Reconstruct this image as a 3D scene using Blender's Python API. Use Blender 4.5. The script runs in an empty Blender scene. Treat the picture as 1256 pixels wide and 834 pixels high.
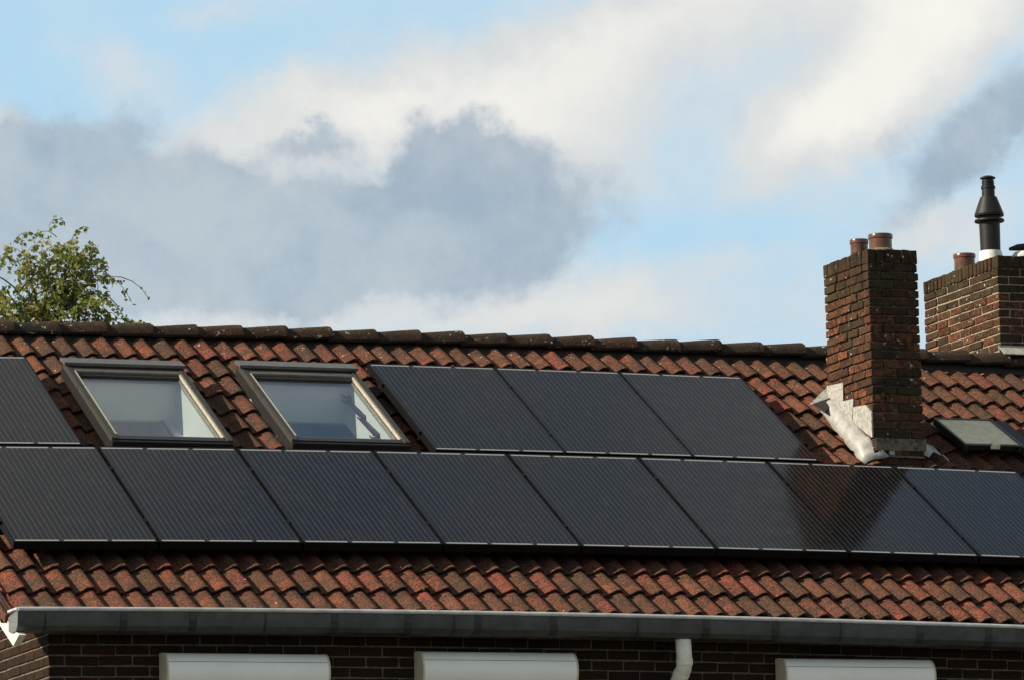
import bpy, bmesh, math, random
from mathutils import Vector, Matrix
R = math.radians
random.seed(11)
scene = bpy.context.scene
COL = scene.collection

# ------------------------------------------------------------------ camera
Z0 = 5.353                      # height of the lowest panel edge above the ground
cam_d = bpy.data.cameras.new('camera'); cam = bpy.data.objects.new('camera', cam_d); COL.objects.link(cam)
cam_d.sensor_width = 36.0; cam_d.lens = 181.6; cam_d.clip_start = 0.5; cam_d.clip_end = 6000
yaw, pitch, roll = R(20.981), R(8.651), R(-1.403)
F_ = Vector((math.sin(yaw)*math.cos(pitch), math.cos(yaw)*math.cos(pitch), math.sin(pitch)))
r0 = Vector((math.cos(yaw), -math.sin(yaw), 0)); u0 = r0.cross(F_)
r_ = r0*math.cos(roll) + u0*math.sin(roll); u_ = -r0*math.sin(roll) + u0*math.cos(roll)
cam.matrix_world = Matrix(((r_.x, u_.x, -F_.x, -9.580), (r_.y, u_.y, -F_.y, -31.337), (r_.z, u_.z, -F_.z, -3.753+Z0), (0, 0, 0, 1)))
scene.camera = cam
scene.render.resolution_x = 1024; scene.render.resolution_y = 679

# ------------------------------------------------------------------ sun, sky, exposure
SUN_AZ, SUN_EL = -86.0, 31.0
sd = Vector((math.sin(R(SUN_AZ))*math.cos(R(SUN_EL)), math.cos(R(SUN_AZ))*math.cos(R(SUN_EL)), math.sin(R(SUN_EL))))
ld = bpy.data.lights.new('sun', 'SUN'); ld.energy = 5.0; ld.angle = R(0.5); ld.color = (1.0, 0.86, 0.68)
sun = bpy.data.objects.new('sun', ld); COL.objects.link(sun); sun.location = (-30, 0, 30)
sun.rotation_euler = sd.to_track_quat('Z', 'Y').to_euler()
scene.view_settings.view_transform = 'Standard'; scene.view_settings.look = 'None'
scene.view_settings.exposure = 0.72; scene.view_settings.gamma = 1.0
scene.view_settings.use_curve_mapping = False

class NT:
    """small helper to write node graphs"""
    def __init__(s, tree): s.t = tree; s.n = tree.nodes; s.l = tree.links
    def put(s, sock, v):
        if isinstance(v, bpy.types.NodeSocket): s.l.new(v, sock)
        elif v is not None: sock.default_value = v
    def math(s, op, a, b=None, c=None, clamp=False):
        n = s.n.new('ShaderNodeMath'); n.operation = op; n.use_clamp = clamp
        for i, v in enumerate((a, b, c)):
            if v is not None: s.put(n.inputs[i], v)
        return n.outputs[0]
    def mix(s, f, a, b, mode='MIX'):
        n = s.n.new('ShaderNodeMix'); n.data_type = 'RGBA'; n.blend_type = mode
        s.put(n.inputs[0], f)
        s.put(n.inputs[6], a if not isinstance(a, tuple) else (*a[:3], 1)); s.put(n.inputs[7], b if not isinstance(b, tuple) else (*b[:3], 1))
        return n.outputs[2]
    def noise(s, vec, scale, detail=3, rough=.55, col=False, dist=0):
        n = s.n.new('ShaderNodeTexNoise'); s.put(n.inputs['Vector'], vec); n.inputs['Scale'].default_value = scale
        n.inputs['Detail'].default_value = detail; n.inputs['Roughness'].default_value = rough; n.inputs['Distortion'].default_value = dist
        return n.outputs['Color' if col else 'Fac']
    def ss(s, x, lo, hi, a=0., b=1.):
        n = s.n.new('ShaderNodeMapRange'); n.interpolation_type = 'SMOOTHSTEP'; s.put(n.inputs[0], x)
        n.inputs[1].default_value = lo; n.inputs[2].default_value = hi; n.inputs[3].default_value = a; n.inputs[4].default_value = b
        return n.outputs[0]
    def lin(s, x, lo, hi, a=0., b=1.):
        n = s.n.new('ShaderNodeMapRange'); s.put(n.inputs[0], x)
        n.inputs[1].default_value = lo; n.inputs[2].default_value = hi; n.inputs[3].default_value = a; n.inputs[4].default_value = b
        return n.outputs[0]
    def vm(s, op, a, b=None, scale=None):
        n = s.n.new('ShaderNodeVectorMath'); n.operation = op; s.put(n.inputs[0], a)
        if b is not None: s.put(n.inputs[1], b)
        if scale is not None: s.put(n.inputs['Scale'], scale)
        return n.outputs[0]
    def sep(s, v):
        n = s.n.new('ShaderNodeSeparateXYZ'); s.put(n.inputs[0], v); return n.outputs
    def comb(s, x, y, z=0.):
        n = s.n.new('ShaderNodeCombineXYZ')
        for i, v in enumerate((x, y, z)): s.put(n.inputs[i], v)
        return n.outputs[0]
    def ramp(s, f, stops, const=False):
        n = s.n.new('ShaderNodeValToRGB'); s.put(n.inputs[0], f); cr = n.color_ramp
        if const: cr.interpolation = 'CONSTANT'
        while len(cr.elements) < len(stops): cr.elements.new(.5)
        for e, (p, c) in zip(cr.elements, stops): e.position = p; e.color = (*c, 1)
        return n.outputs[0]

world = bpy.data.worlds.new('World'); scene.world = world; world.use_nodes = True
T = NT(world.node_tree); T.n.clear()
tc = T.n.new('ShaderNodeTexCoord'); D = tc.outputs['Generated']
sky = T.n.new('ShaderNodeTexSky'); sky.sky_type = 'NISHITA'; sky.sun_disc = False
sky.sun_elevation = R(SUN_EL); sky.sun_rotation = R(SUN_AZ % 360); sky.air_density = 1.0; sky.dust_density = 0.6; sky.ozone_density = 1.5
skyc = T.vm('SCALE', sky.outputs[0], scale=0.08)
dx, dy, dz = T.sep(D)[:3]
az = T.math('MULTIPLY', T.math('ARCTAN2', dx, dy), 180/math.pi)
el = T.math('MULTIPLY', T.math('ARCSINE', dz), 180/math.pi)
qx = T.math('MULTIPLY', T.math('SUBTRACT', az, 15.27), 1.092)     # one unit is about 0.9 degrees
qy = T.math('MULTIPLY', T.math('SUBTRACT', 12.45, el), 1.106)
q = T.comb(qx, qy, 0.)
def warp(qv, sc, amp, det):
    c = T.noise(D, sc, det, .6, col=True)
    return T.vm('ADD', qv, T.vm('MULTIPLY', T.vm('SUBTRACT', c, (.5, .5, .5)), (amp, amp, 0)))
qs = warp(q, 38, 1.7, 8)
def blob(qv, cx, cy, rx, ry, ang, amp):
    a = R(ang); d = T.sep(T.vm('SUBTRACT', qv, (cx, cy, 0)))
    ca, sa = math.cos(a), math.sin(a)
    X = T.math('ADD', T.math('MULTIPLY', d[0], ca/rx), T.math('MULTIPLY', d[1], sa/rx))
    Y = T.math('ADD', T.math('MULTIPLY', d[0], -sa/ry), T.math('MULTIPLY', d[1], ca/ry))
    r2 = T.math('ADD', T.math('MULTIPLY', X, X), T.math('MULTIPLY', Y, Y))
    return T.math('MULTIPLY', T.math('POWER', 2.718, T.math('MULTIPLY', r2, -1.)), amp)
def total(qv, L):
    s_ = None
    for b in L:
        v = blob(qv, *b); s_ = v if s_ is None else T.math('ADD', s_, v)
    return s_
LIGHT = [(5.0,3.95,5.0,.30,0,.55), (0.0,1.5,.25,.12,0,.8), (2.9,1.75,1.2,.55,-5,.9), (4.3,1.25,.9,.5,0,.95), (5.7,1.25,1.2,.65,-10,1.), (7.0,1.2,1.4,.8,-15,.75),
         (8.2,.35,1.3,.6,-20,.8), (6.9,2.3,1.3,.8,-20,.6), (10.75,1.1,1.7,.8,-35,1.5), (9.9,1.9,.8,.4,-30,.5), (7.3,3.65,1.3,.35,0,.6),
         (9.0,3.4,.7,.25,0,.35), (11.5,3.0,.8,.4,0,.55), (1.4,.85,.7,.4,10,.5), (9.9,.1,1.2,.3,-10,.5), (6.0,3.3,1.2,.4,0,.35), (2.5,.1,.8,.2,0,.3),
         (4.5,2.2,1.0,.5,0,.5), (11.6,.1,.9,.4,0,.45)]
DARK = [(.6,2.0,1.6,.65,0,1.0), (.8,2.9,2.2,.9,0,.9), (3.4,3.0,2.3,.85,0,.95), (5.75,1.95,.85,.75,-20,1.05), (5.3,2.75,1.9,.7,-8,.95), (3.75,1.65,.55,.25,-10,.6),
        (4.3,3.5,2.6,.5,0,.3), (12.0,2.0,1.7,.55,-35,.85), (7.7,2.1,1.2,.6,-20,.12), (9.0,1.4,.5,.4,0,.25), (11.0,1.75,.7,.3,-30,.35), (7.2,3.0,1.0,.4,0,.15), (9.0,2.6,1.0,.4,-20,.3), (9.6,4.0,1.2,.35,0,.35),
        (2.9,.2,.9,.25,0,.35), (1.5,1.15,.5,.5,0,.25), (8.0,1.4,.7,.5,-30,.25)]
nA = T.noise(D, 26, 8, .62); nB = T.noise(D, 60, 8, .66)
# away from the stretch in view broken cloud goes on, made dimmer overhead
near = T.sep(T.vm('SUBTRACT', q, (6.3, 2.0, 0)))
rr = T.math('ADD', T.math('MULTIPLY', T.math('MULTIPLY', near[0], near[0]), .012), T.math('MULTIPLY', T.math('MULTIPLY', near[1], near[1]), .06))
far = T.math('SUBTRACT', 1.0, T.math('POWER', 2.718, T.math('MULTIPLY', rr, -1.)))
nL = T.noise(D, 3.2, 6, .55); nD = T.noise(T.vm('ADD', D, (3.1, 1.7, .4)), 4.1, 6, .55)
lightsum = T.math('ADD', total(qs, LIGHT), T.math('MULTIPLY', far, T.ss(nL, .38, .58)))
darksum = T.math('ADD', total(qs, DARK), T.math('MULTIPLY', far, T.ss(nD, .5, .66)))
lm = T.ss(T.math('ADD', lightsum, T.math('MULTIPLY', T.math('SUBTRACT', nA, .5), 1.0)), .02, .95)
dm = T.ss(T.math('ADD', darksum, T.math('MULTIPLY', T.math('SUBTRACT', nB, .5), .9)), .28, .74)
high = T.ss(el, 15, 50)  # unseen sky overhead is darkened from here up to cut ambient light
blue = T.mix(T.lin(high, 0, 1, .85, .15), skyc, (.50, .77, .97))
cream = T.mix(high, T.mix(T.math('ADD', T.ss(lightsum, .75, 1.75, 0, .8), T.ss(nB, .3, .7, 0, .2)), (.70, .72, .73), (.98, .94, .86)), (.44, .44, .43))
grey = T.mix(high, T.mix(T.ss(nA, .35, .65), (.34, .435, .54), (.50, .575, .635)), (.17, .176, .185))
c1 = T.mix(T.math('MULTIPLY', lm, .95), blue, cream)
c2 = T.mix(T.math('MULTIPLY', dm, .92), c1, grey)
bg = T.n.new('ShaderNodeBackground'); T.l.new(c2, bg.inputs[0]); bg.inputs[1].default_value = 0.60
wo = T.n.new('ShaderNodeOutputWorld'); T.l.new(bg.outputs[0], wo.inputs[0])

# ------------------------------------------------------------------ materials
def newmat(name):
    m = bpy.data.materials.new(name); m.use_nodes = True
    t = NT(m.node_tree); t.n.clear()
    o = t.n.new('ShaderNodeOutputMaterial'); b = t.n.new('ShaderNodeBsdfPrincipled'); t.l.new(b.outputs[0], o.inputs[0])
    return m, t, b, o
def objco(t): return t.n.new('ShaderNodeTexCoord').outputs['Object']
def wpos(t): return t.n.new('ShaderNodeNewGeometry').outputs['Position']
def orand(t): return t.n.new('ShaderNodeObjectInfo').outputs['Random']
def bump(t, b, h, strength=.5, dist=.005):
    n = t.n.new('ShaderNodeBump'); n.inputs['Strength'].default_value = strength; n.inputs['Distance'].default_value = dist
    t.l.new(h, n.inputs['Height']); t.l.new(n.outputs[0], b.inputs['Normal'])
M = {}
def simple(name, col, rough=.6, metal=0., var=.25, scale=20, bmp=.15, col2=None):
    m, t, b, o = newmat(name); P = wpos(t)
    n = t.noise(P, scale, 5, .6); c2 = col2 or tuple(c*(1-var) for c in col)
    t.put(b.inputs['Base Color'], t.mix(t.ss(n, .35, .68), col, c2))
    b.inputs['Roughness'].default_value = rough; b.inputs['Metallic'].default_value = metal
    if bmp: bump(t, b, t.noise(P, scale*3, 4, .6), bmp, .003)
    M[name] = m; return m, t, b

def tile_mat(name, dirt=.5, dark=False):
    m, t, b, o = newmat(name); P = wpos(t); rnd = orand(t)
    base = t.ramp(rnd, [(0, (0.215,0.056,0.038)), (.18, (0.121,0.046,0.028)), (.34, (0.193,0.070,0.037)), (.5, (0.097,0.044,0.029)), (.62, (0.20,0.052,0.036)), (.78, (0.091,0.047,0.029)), (.9, (0.24,0.064,0.036)), (1, (0.073,0.041,0.029))])
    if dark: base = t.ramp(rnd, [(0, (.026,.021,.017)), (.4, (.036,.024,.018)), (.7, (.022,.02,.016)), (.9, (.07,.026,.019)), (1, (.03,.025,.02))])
    big = t.noise(P, 5.5, 4, .6)
    mo_ = t.noise(P, 13, 4, .65)
    base = t.mix(t.ss(mo_, .50, .66, 0, .75), base, (.035,.030,.020))
    base = t.mix(t.ss(big, .40, .62, 0, .55), base, (.085,.050,.032))                 # patches of soot and algae
    spk = t.noise(P, 78, 3, .75); spk2 = t.noise(P, 62, 3, .65)
    k = t.math('ADD', t.math('MULTIPLY', big, .45), t.math('MULTIPLY', rnd, .08))
    base = t.mix(t.ss(t.math('ADD', spk, t.math('MULTIPLY', k, .5)), .585, .68, 0, .9), base, (.022,.017,.013))
    base = t.mix(t.ss(spk2, .54, .66, 0, .5), base, (.06,.042,.026))
    gr = t.noise(P, 23, 4, .6)
    base = t.mix(t.ss(gr, .60, .72, 0, .5), base, (.085,.075,.032))                      # greenish film
    li = t.noise(P, 34 if not dark else 28, 3, .6); li2 = t.noise(P, 2.3, 2, .5)
    if not dark: li2 = t.math('ADD', li2, t.ss(t.sep(P)[2], Z0+1.60, Z0+1.76, 0, .2)); li = t.math('ADD', li, t.ss(t.sep(P)[2], Z0+1.55, Z0+1.80, 0, .07))
    base = t.mix(t.math('MULTIPLY', t.ss(li, .735 if not dark else .64, .765 if not dark else .68), t.ss(li2, .42, .56)), base, (.40,.38,.31))  # pale lichen
    ol = t.noise(P, 18, 2, .5); base = t.mix(t.ss(ol, .76, .79, 0, .8), base, (.40,.19,.04))
    t.put(b.inputs['Base Color'], base); b.inputs['Roughness'].default_value = .82
    b.inputs['Specular IOR Level'].default_value = .12
    h = t.math('ADD', t.math('MULTIPLY', spk, .6), t.math('MULTIPLY', spk2, 1.0))
    bump(t, b, h, .65, .006); M[name] = m
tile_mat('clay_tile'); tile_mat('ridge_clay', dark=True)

def brick_mat(name, stops, moss=.0, lich=.0):
    m, t, b, o = newmat(name); P = wpos(t)
    base = t.ramp(orand(t), stops)
    n = t.noise(P, 38, 5, .65); n2 = t.noise(P, 130, 3, .6); n3 = t.noise(P, 4.2, 4, .6)
    base = t.mix(t.ss(n, .40, .60, 0, .85), base, (.018,.013,.010))
    base = t.mix(t.ss(t.noise(P, 6.5, 5, .7), .46, .62, 0, .6 if moss else .2), base, (.030,.022,.016))
    base = t.mix(t.ss(n2, .58, .72, 0, .5), base, (.12,.075,.048))
    if moss: base = t.mix(t.math('MULTIPLY', t.ss(n3, .47, .62), t.ss(n, .40, .60, .2, moss)), base, (.055,.048,.025))
    if lich: base = t.mix(t.math('MULTIPLY', t.ss(t.noise(P, 24, 4, .62), .65, .70), t.math('MULTIPLY', t.ss(t.noise(P, 3.1, 2, .5), .40, .56), lich)), base, (.42,.40,.32))
    t.put(b.inputs['Base Color'], base); b.inputs['Roughness'].default_value = .95; b.inputs['Specular IOR Level'].default_value = .08
    bump(t, b, t.math('ADD', n, t.math('MULTIPLY', n2, .5)), .8, .006); M[name] = m
brick_mat('chimney_brick', [(0,(.09,.036,.02)),(.15,(.035,.022,.015)),(.3,(.16,.058,.028)),(.42,(.028,.019,.014)),(.55,(.10,.04,.022)),(.68,(.19,.07,.032)),(.8,(.045,.026,.018)),(1,(.13,.05,.025))], .35, .9)
brick_mat('chimney_brick_mossy', [(0,(0.045,0.029,0.016)),(.3,(0.027,0.020,0.013)),(.6,(0.060,0.030,0.017)),(1,(0.033,0.025,0.015))], .6, 1.)
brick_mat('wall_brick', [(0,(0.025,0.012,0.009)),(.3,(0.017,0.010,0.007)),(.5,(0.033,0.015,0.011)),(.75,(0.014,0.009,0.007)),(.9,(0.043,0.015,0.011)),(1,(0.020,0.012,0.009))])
simple('mortar', (.145,.12,.085), .95, var=.45, scale=40, bmp=.5)
simple('mortar_light', (.29,.25,.18), .95, var=.45, scale=40, bmp=.5, col2=(.17,.145,.10))
simple('mortar_dark', (.13,.11,.08), .95, var=.6, scale=30, bmp=.5, col2=(.045,.038,.028))
simple('cap_mortar', (.14,.135,.075), .95, scale=18, bmp=.6, col2=(.05,.06,.025))
simple('lead', (.33,.33,.315), .5, .0, scale=18, bmp=.2, col2=(.23,.235,.225))
simple('lead_pale', (.36,.36,.33), .55, .0, scale=40, bmp=.3, col2=(.21,.21,.195))
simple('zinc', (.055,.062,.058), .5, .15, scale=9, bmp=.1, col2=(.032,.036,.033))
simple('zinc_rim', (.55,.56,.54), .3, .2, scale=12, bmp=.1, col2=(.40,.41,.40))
simple('zinc_dark', (.024,.028,.027), .5, .2, scale=30, col2=(.015,.018,.017))
simple('zinc_cap', (.15,.16,.155), .5, .2, scale=30, col2=(.10,.11,.105))
simple('white_paint', (.72,.70,.60), .5, scale=9, bmp=.1, col2=(.60,.57,.46))
simple('brown_board', (.035,.02,.014), .7, scale=15)
simple('black_board', (.012,.011,.010), .8, scale=15)
simple('shutter_grey', (.84,.84,.78), .38, scale=3, bmp=.02, col2=(.79,.79,.73))
simple('shutter_cream', (.62,.55,.42), .5, scale=5, bmp=.05, col2=(.52,.46,.34))
simple('skylight_grey', (.085,.082,.075), .45, .2, scale=22, bmp=.1, col2=(.11,.11,.10))
simple('skylight_side', (.030,.030,.025), .6, .0, scale=90, bmp=.3, col2=(.025,.026,.021))
simple('skylight_black', (.018,.018,.018), .4, .1, scale=22, bmp=.05)
simple('cream_gasket', (.34,.32,.26), .5, scale=30, bmp=.05, col2=(.25,.235,.19))
simple('plaster', (.84,.84,.82), .8, scale=2, bmp=.02, col2=(.78,.78,.76))
simple('room_grey', (.72,.73,.74), .9, scale=2, bmp=0)
simple('pvc', (.74,.72,.62), .45, scale=12, bmp=.05, col2=(.58,.56,.46))
simple('pvc_collar', (.16,.16,.14), .6, scale=40, bmp=.2, col2=(.05,.05,.045))
_, t, b = simple('black_plastic', (.010,.010,.010), .5, .0, scale=20, bmp=.05); b.inputs['Specular IOR Level'].default_value = .25
simple('white_collar', (.62,.62,.58), .5, scale=20)
simple('rubber', (.012,.012,.012), .7, scale=20)
simple('underlay', (.02,.018,.016), .9, scale=10)
simple('bark', (.16,.14,.11), .9, scale=12, bmp=.5, col2=(.06,.05,.04))
simple('moss', (.045,.045,.018), .95, scale=90, bmp=.6, col2=(.022,.02,.012))
simple('lichen', (.36,.35,.30), .9, scale=60, bmp=.5, col2=(.22,.21,.17))
simple('ground', (.07,.09,.035), .95, scale=1.2, bmp=.2, col2=(.10,.09,.06))
simple('paving', (.10,.09,.08), .9, scale=3, bmp=.2)
m, t, b = simple('glazed_pot', (.11,.040,.020), .3, scale=25, bmp=.2, col2=(.05,.022,.013))
b.inputs['Coat Weight'].default_value = .15; b.inputs['Specular IOR Level'].default_value = .35
# brick pattern for the walls beyond the built bricks
m, t, b, o = newmat('far_brick'); P = wpos(t); s3 = t.sep(P)
bt = t.n.new('ShaderNodeTexBrick'); t.l.new(t.comb(t.math('ADD', s3[0], s3[1]), s3[2]), bt.inputs['Vector'])
bt.inputs['Scale'].default_value = 1; bt.inputs['Brick Width'].default_value = .22; bt.inputs['Row Height'].default_value = .066; bt.inputs['Mortar Size'].default_value = .006
bt.inputs['Color1'].default_value = (.08,.036,.026,1); bt.inputs['Color2'].default_value = (.045,.026,.02,1); bt.inputs['Mortar'].default_value = (.25,.22,.17,1)
t.l.new(bt.outputs[0], b.inputs['Base Color']); b.inputs['Roughness'].default_value = .9; M['far_brick'] = m

# photovoltaic laminate: fine wires run up the slope (object x), ribbons along the two short edges
PW, PH = .950, 1.562
m, t, b, o = newmat('pv_glass'); c = t.sep(objco(t)); X, Y = c[0], c[1]
pitch_l = (PW-.03)/24.
fx = t.math('ABSOLUTE', t.math('SUBTRACT', t.math('FRACT', t.math('DIVIDE', t.math('SUBTRACT', X, .015), pitch_l)), .5))
line = t.ss(fx, .458, .478)                                   # at the edges of each strip
fy = t.math('FRACT', t.math('DIVIDE', Y, .0125)); fing = t.ss(t.math('ABSOLUTE', t.math('SUBTRACT', fy, .5)), .30, .5, 0, .10)
third = t.math('ABSOLUTE', t.math('SUBTRACT', t.math('FRACT', t.math('DIVIDE', X, PW/3)), .5))
gap = t.ss(third, .455, .445)
ed = t.math('ABSOLUTE', t.math('SUBTRACT', Y, PH/2))
bus = t.math('MULTIPLY', t.math('MULTIPLY', t.ss(ed, PH/2-.034, PH/2-.031), t.ss(ed, PH/2-.013, PH/2-.016)), gap)
inx = t.math('MULTIPLY', t.ss(X, .012, .016), t.ss(X, PW-.012, PW-.016)); iny = t.ss(ed, PH/2-.012, PH/2-.015)
linem = t.math('MULTIPLY', t.math('MULTIPLY', line, inx), iny)
nz = t.noise(objco(t), 260, 2, .6); nb = t.noise(wpos(t), 1.4, 3, .5)
cell = t.mix(t.ss(nb, .35, .65), (.004,.004,.0045), (.003,.0035,.006))
cell = t.mix(t.math('ADD', fing, t.ss(nz, .5, .8, 0, .10)), cell, (.05,.05,.048))
cell = t.mix(t.math('MULTIPLY', linem, .75), cell, (.115,.115,.11))
cell = t.mix(t.math('MULTIPLY', t.ss(t.noise(t.vm('MULTIPLY', objco(t), (9, 2, 1)), 2.2, 5, .65), .5, .85), .10), cell, (.16,.15,.13))
cell = t.mix(t.math('MULTIPLY', bus, inx), cell, (.24,.245,.25))
t.put(b.inputs['Base Color'], cell); b.inputs['Roughness'].default_value = .13; b.inputs['IOR'].default_value = 1.45; b.inputs['Specular IOR Level'].default_value = .27
t.put(b.inputs['Roughness'], t.math('ADD', t.ss(t.noise(wpos(t), 6, 4, .6), .3, .7, .07, .13), t.math('MULTIPLY', orand(t), .04))); M['pv_glass'] = m
_, t, b = simple('pv_frame', (.004,.004,.0045), .5, .0, scale=8, bmp=.03); b.inputs['Specular IOR Level'].default_value = .15
simple('pv_back', (.01,.01,.01), .8, scale=8, bmp=0)

def glass_mat(name, ior, tint, rough=.01):
    m, t, b, o = newmat(name); t.n.remove(b)
    tr = t.n.new('ShaderNodeBsdfTransparent'); tr.inputs[0].default_value = (*tint, 1)
    gl = t.n.new('ShaderNodeBsdfGlossy'); gl.inputs['Roughness'].default_value = rough; gl.inputs[0].default_value = (.95,.97,1,1)
    fr = t.n.new('ShaderNodeFresnel'); fr.inputs[0].default_value = ior
    bf = t.n.new('ShaderNodeNewGeometry').outputs['Backfacing']; t.l.new(t.lin(bf, 0, 1, ior, 1/ior), fr.inputs[0])
    mx = t.n.new('ShaderNodeMixShader'); t.l.new(fr.outputs[0], mx.inputs[0]); t.l.new(tr.outputs[0], mx.inputs[1]); t.l.new(gl.outputs[0], mx.inputs[2])
    t.l.new(mx.outputs[0], o.inputs[0]); M[name] = m
glass_mat('window_glass', 2.0, (.86,.90,.90))
simple('milky_pane', (.72,.64,.46), .45, scale=16, bmp=.15, col2=(.55,.53,.37))
m, t, b, o = newmat('leaf'); rr_ = t.n.new('ShaderNodeNewGeometry').outputs['Random Per Island']
t.put(b.inputs['Base Color'], t.ramp(rr_, [(0,(.06,.09,.018)),(.35,(.15,.18,.035)),(.6,(.10,.135,.025)),(.85,(.24,.21,.05)),(.95,(.20,.15,.03)),(1,(.26,.10,.02))]))
b.inputs['Roughness'].default_value = .55
tl = t.n.new('ShaderNodeBsdfTranslucent'); tl.inputs[0].default_value = (.24,.28,.05,1); ms = t.n.new('ShaderNodeMixShader'); ms.inputs[0].default_value = .4
t.l.new(b.outputs[0], ms.inputs[1]); t.l.new(tl.outputs[0], ms.inputs[2]); t.l.new(ms.outputs[0], o.inputs[0]); M['leaf'] = m

# ------------------------------------------------------------------ mesh helpers
class MB:
    def __init__(s): s.v = []; s.f = []; s.mi = []; s.cur = 0
    def add(s, vs, fs):
        o = len(s.v); s.v += [tuple(v) for v in vs]; s.f += [tuple(i+o for i in f) for f in fs]; s.mi += [s.cur]*len(fs)
    def box(s, x0, x1, y0, y1, z0, z1):
        s.add([(x0,y0,z0),(x1,y0,z0),(x1,y1,z0),(x0,y1,z0),(x0,y0,z1),(x1,y0,z1),(x1,y1,z1),(x0,y1,z1)],
              [(0,3,2,1),(4,5,6,7),(0,1,5,4),(1,2,6,5),(2,3,7,6),(3,0,4,7)])
    def sweep(s, rings, closed_ring=True, caps=True):
        n = len(rings[0]); vs = [p for r in rings for p in r]; fs = []
        for k in range(len(rings)-1):
            for i in range(n if closed_ring else n-1):
                j = (i+1) % n; fs.append((k*n+i, k*n+j, (k+1)*n+j, (k+1)*n+i))
        if caps: fs.append(tuple(reversed(range(n)))); fs.append(tuple(range((len(rings)-1)*n, len(rings)*n)))
        s.add(vs, fs)
    def prism(s, poly, vec):
        a = [Vector(p) for p in poly]; s.sweep([a, [p+Vector(vec) for p in a]])
    def tube(s, pts, rad, n=8):
        rings = []; pts = [Vector(p) for p in pts]
        if not hasattr(rad, '__len__'): rad = [rad]*len(pts)
        ref = None
        for i, p in enumerate(pts):
            d = (pts[min(i+1, len(pts)-1)] - pts[max(i-1, 0)]).normalized()
            if ref is None: ref = d.orthogonal().normalized()
            ref = (ref - d*ref.dot(d)).normalized(); b_ = d.cross(ref)
            rings.append([p + (ref*math.cos(2*math.pi*k/n) + b_*math.sin(2*math.pi*k/n))*rad[i] for k in range(n)])
        s.sweep(rings)
    def lathe(s, c, prof, n=24):
        c = Vector(c); rings = [[c+Vector((r*math.cos(2*math.pi*k/n), r*math.sin(2*math.pi*k/n), z)) for k in range(n)] for r, z in prof]
        s.sweep(rings)
    def mesh(s, name, mats, smooth=None):
        me = bpy.data.meshes.new(name); me.from_pydata(s.v, [], s.f)
        for m_ in (mats if isinstance(mats, (list, tuple)) else [mats]): me.materials.append(M[m_])
        if len(me.materials) > 1: me.polygons.foreach_set('material_index', s.mi)
        bm = bmesh.new(); bm.from_mesh(me); bmesh.ops.recalc_face_normals(bm, faces=bm.faces)
        if smooth is not None:
            for f in bm.faces: f.smooth = True
            for e in bm.edges:
                if len(e.link_faces) == 2 and e.calc_face_angle(0) > R(smooth): e.smooth = False
        bm.to_mesh(me); bm.free(); me.update(); return me
def link(name, me, parent=None, loc=None, mat=None):
    o = bpy.data.objects.new(name, me); COL.objects.link(o)
    if parent: o.parent = parent
    if mat is not None: o.matrix_local = mat
    elif loc is not None: o.location = loc
    return o
def build(name, mb, mats, parent=None, smooth=None, bevel=0, **kw):
    me = mb.mesh(name, mats, smooth)
    if bevel:
        bm = bmesh.new(); bm.from_mesh(me); bmesh.ops.bevel(bm, geom=[e for e in bm.edges if len(e.link_faces) == 2 and e.calc_face_angle(0) > .6], offset=bevel, segments=1, affect='EDGES')
        bm.to_mesh(me); bm.free()
    return link(name, me, parent, **kw)
def empty(name, loc=(0,0,0), mat=None, parent=None):
    o = bpy.data.objects.new(name, None); COL.objects.link(o); o.empty_display_size = .2
    if parent: o.parent = parent
    if mat is not None: o.matrix_local = mat
    else: o.location = loc
    return o
def tag(o, label, cat=None, group=None, kind=None):
    if label: o['label'] = label
    if cat: o['category'] = cat
    if group: o['group'] = group
    if kind: o['kind'] = kind
    return o

# ------------------------------------------------------------------ frames of reference
AL = R(30.317); CA, SA = math.cos(AL), math.sin(AL)
def sag(x):                       # the old roof line bows slightly
    d = max(-4.6, min(4.9, x-2.9)); return -.0024*d*d
def sag_g(x):
    d = max(-3.5, min(5.0, x-1.2)); return -.0023*d*d
def RP(u, v, h=0.): return Vector((u, v*CA-h*SA, v*SA+h*CA+Z0+sag(u)))
def RM(u, v, h=0., rz=0., rx=0.):
    return Matrix.Translation(RP(u, v, h)) @ Matrix.Rotation(AL+rx, 4, 'X') @ Matrix.Rotation(rz, 4, 'Z')
BASE = -.195                      # underside of the tiles, below the plane of the panel glass
XL, XR = -1.20, 12.0              # verges
RY = 3.52                         # ridge

# ------------------------------------------------------------------ ground and street
g = MB(); g.add([(-900,-900,0),(900,-900,0),(900,900,0),(-900,900,0)], [(0,1,2,3)])
tag(build('ground', g, 'ground'), None, kind='structure')
g = MB(); g.add([(-60,-14,.004),(60,-14,.004),(60,-.6,.004),(-60,-.6,.004)], [(0,1,2,3)])
tag(build('pavement', g, 'paving'), None, kind='structure')

# ------------------------------------------------------------------ the house
house = tag(empty('brick_house', (-.88, -.5, 0)), 'brick terraced house with weathered red pantile roof, grey gutter and two brick chimneys', 'house')
HI = Matrix.Translation((.88, .5, 0))
def hmat(m_=Matrix.Identity(4)): return HI @ m_     # world placement -> local to the house
def hp(mb, name, mats, smooth=None, bevel=0, parent=None):
    """part of the house, its vertices written in world metres"""
    me = mb.mesh(name, mats, smooth)
    if bevel:
        bm = bmesh.new(); bm.from_mesh(me); bmesh.ops.bevel(bm, geom=[e for e in bm.edges if len(e.link_faces) == 2 and e.calc_face_angle(0) > .6], offset=bevel, segments=1, affect='EDGES'); bm.to_mesh(me); bm.free()
    if parent: return link(name, me, parent)
    return link(name, me, house, mat=HI)

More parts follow.
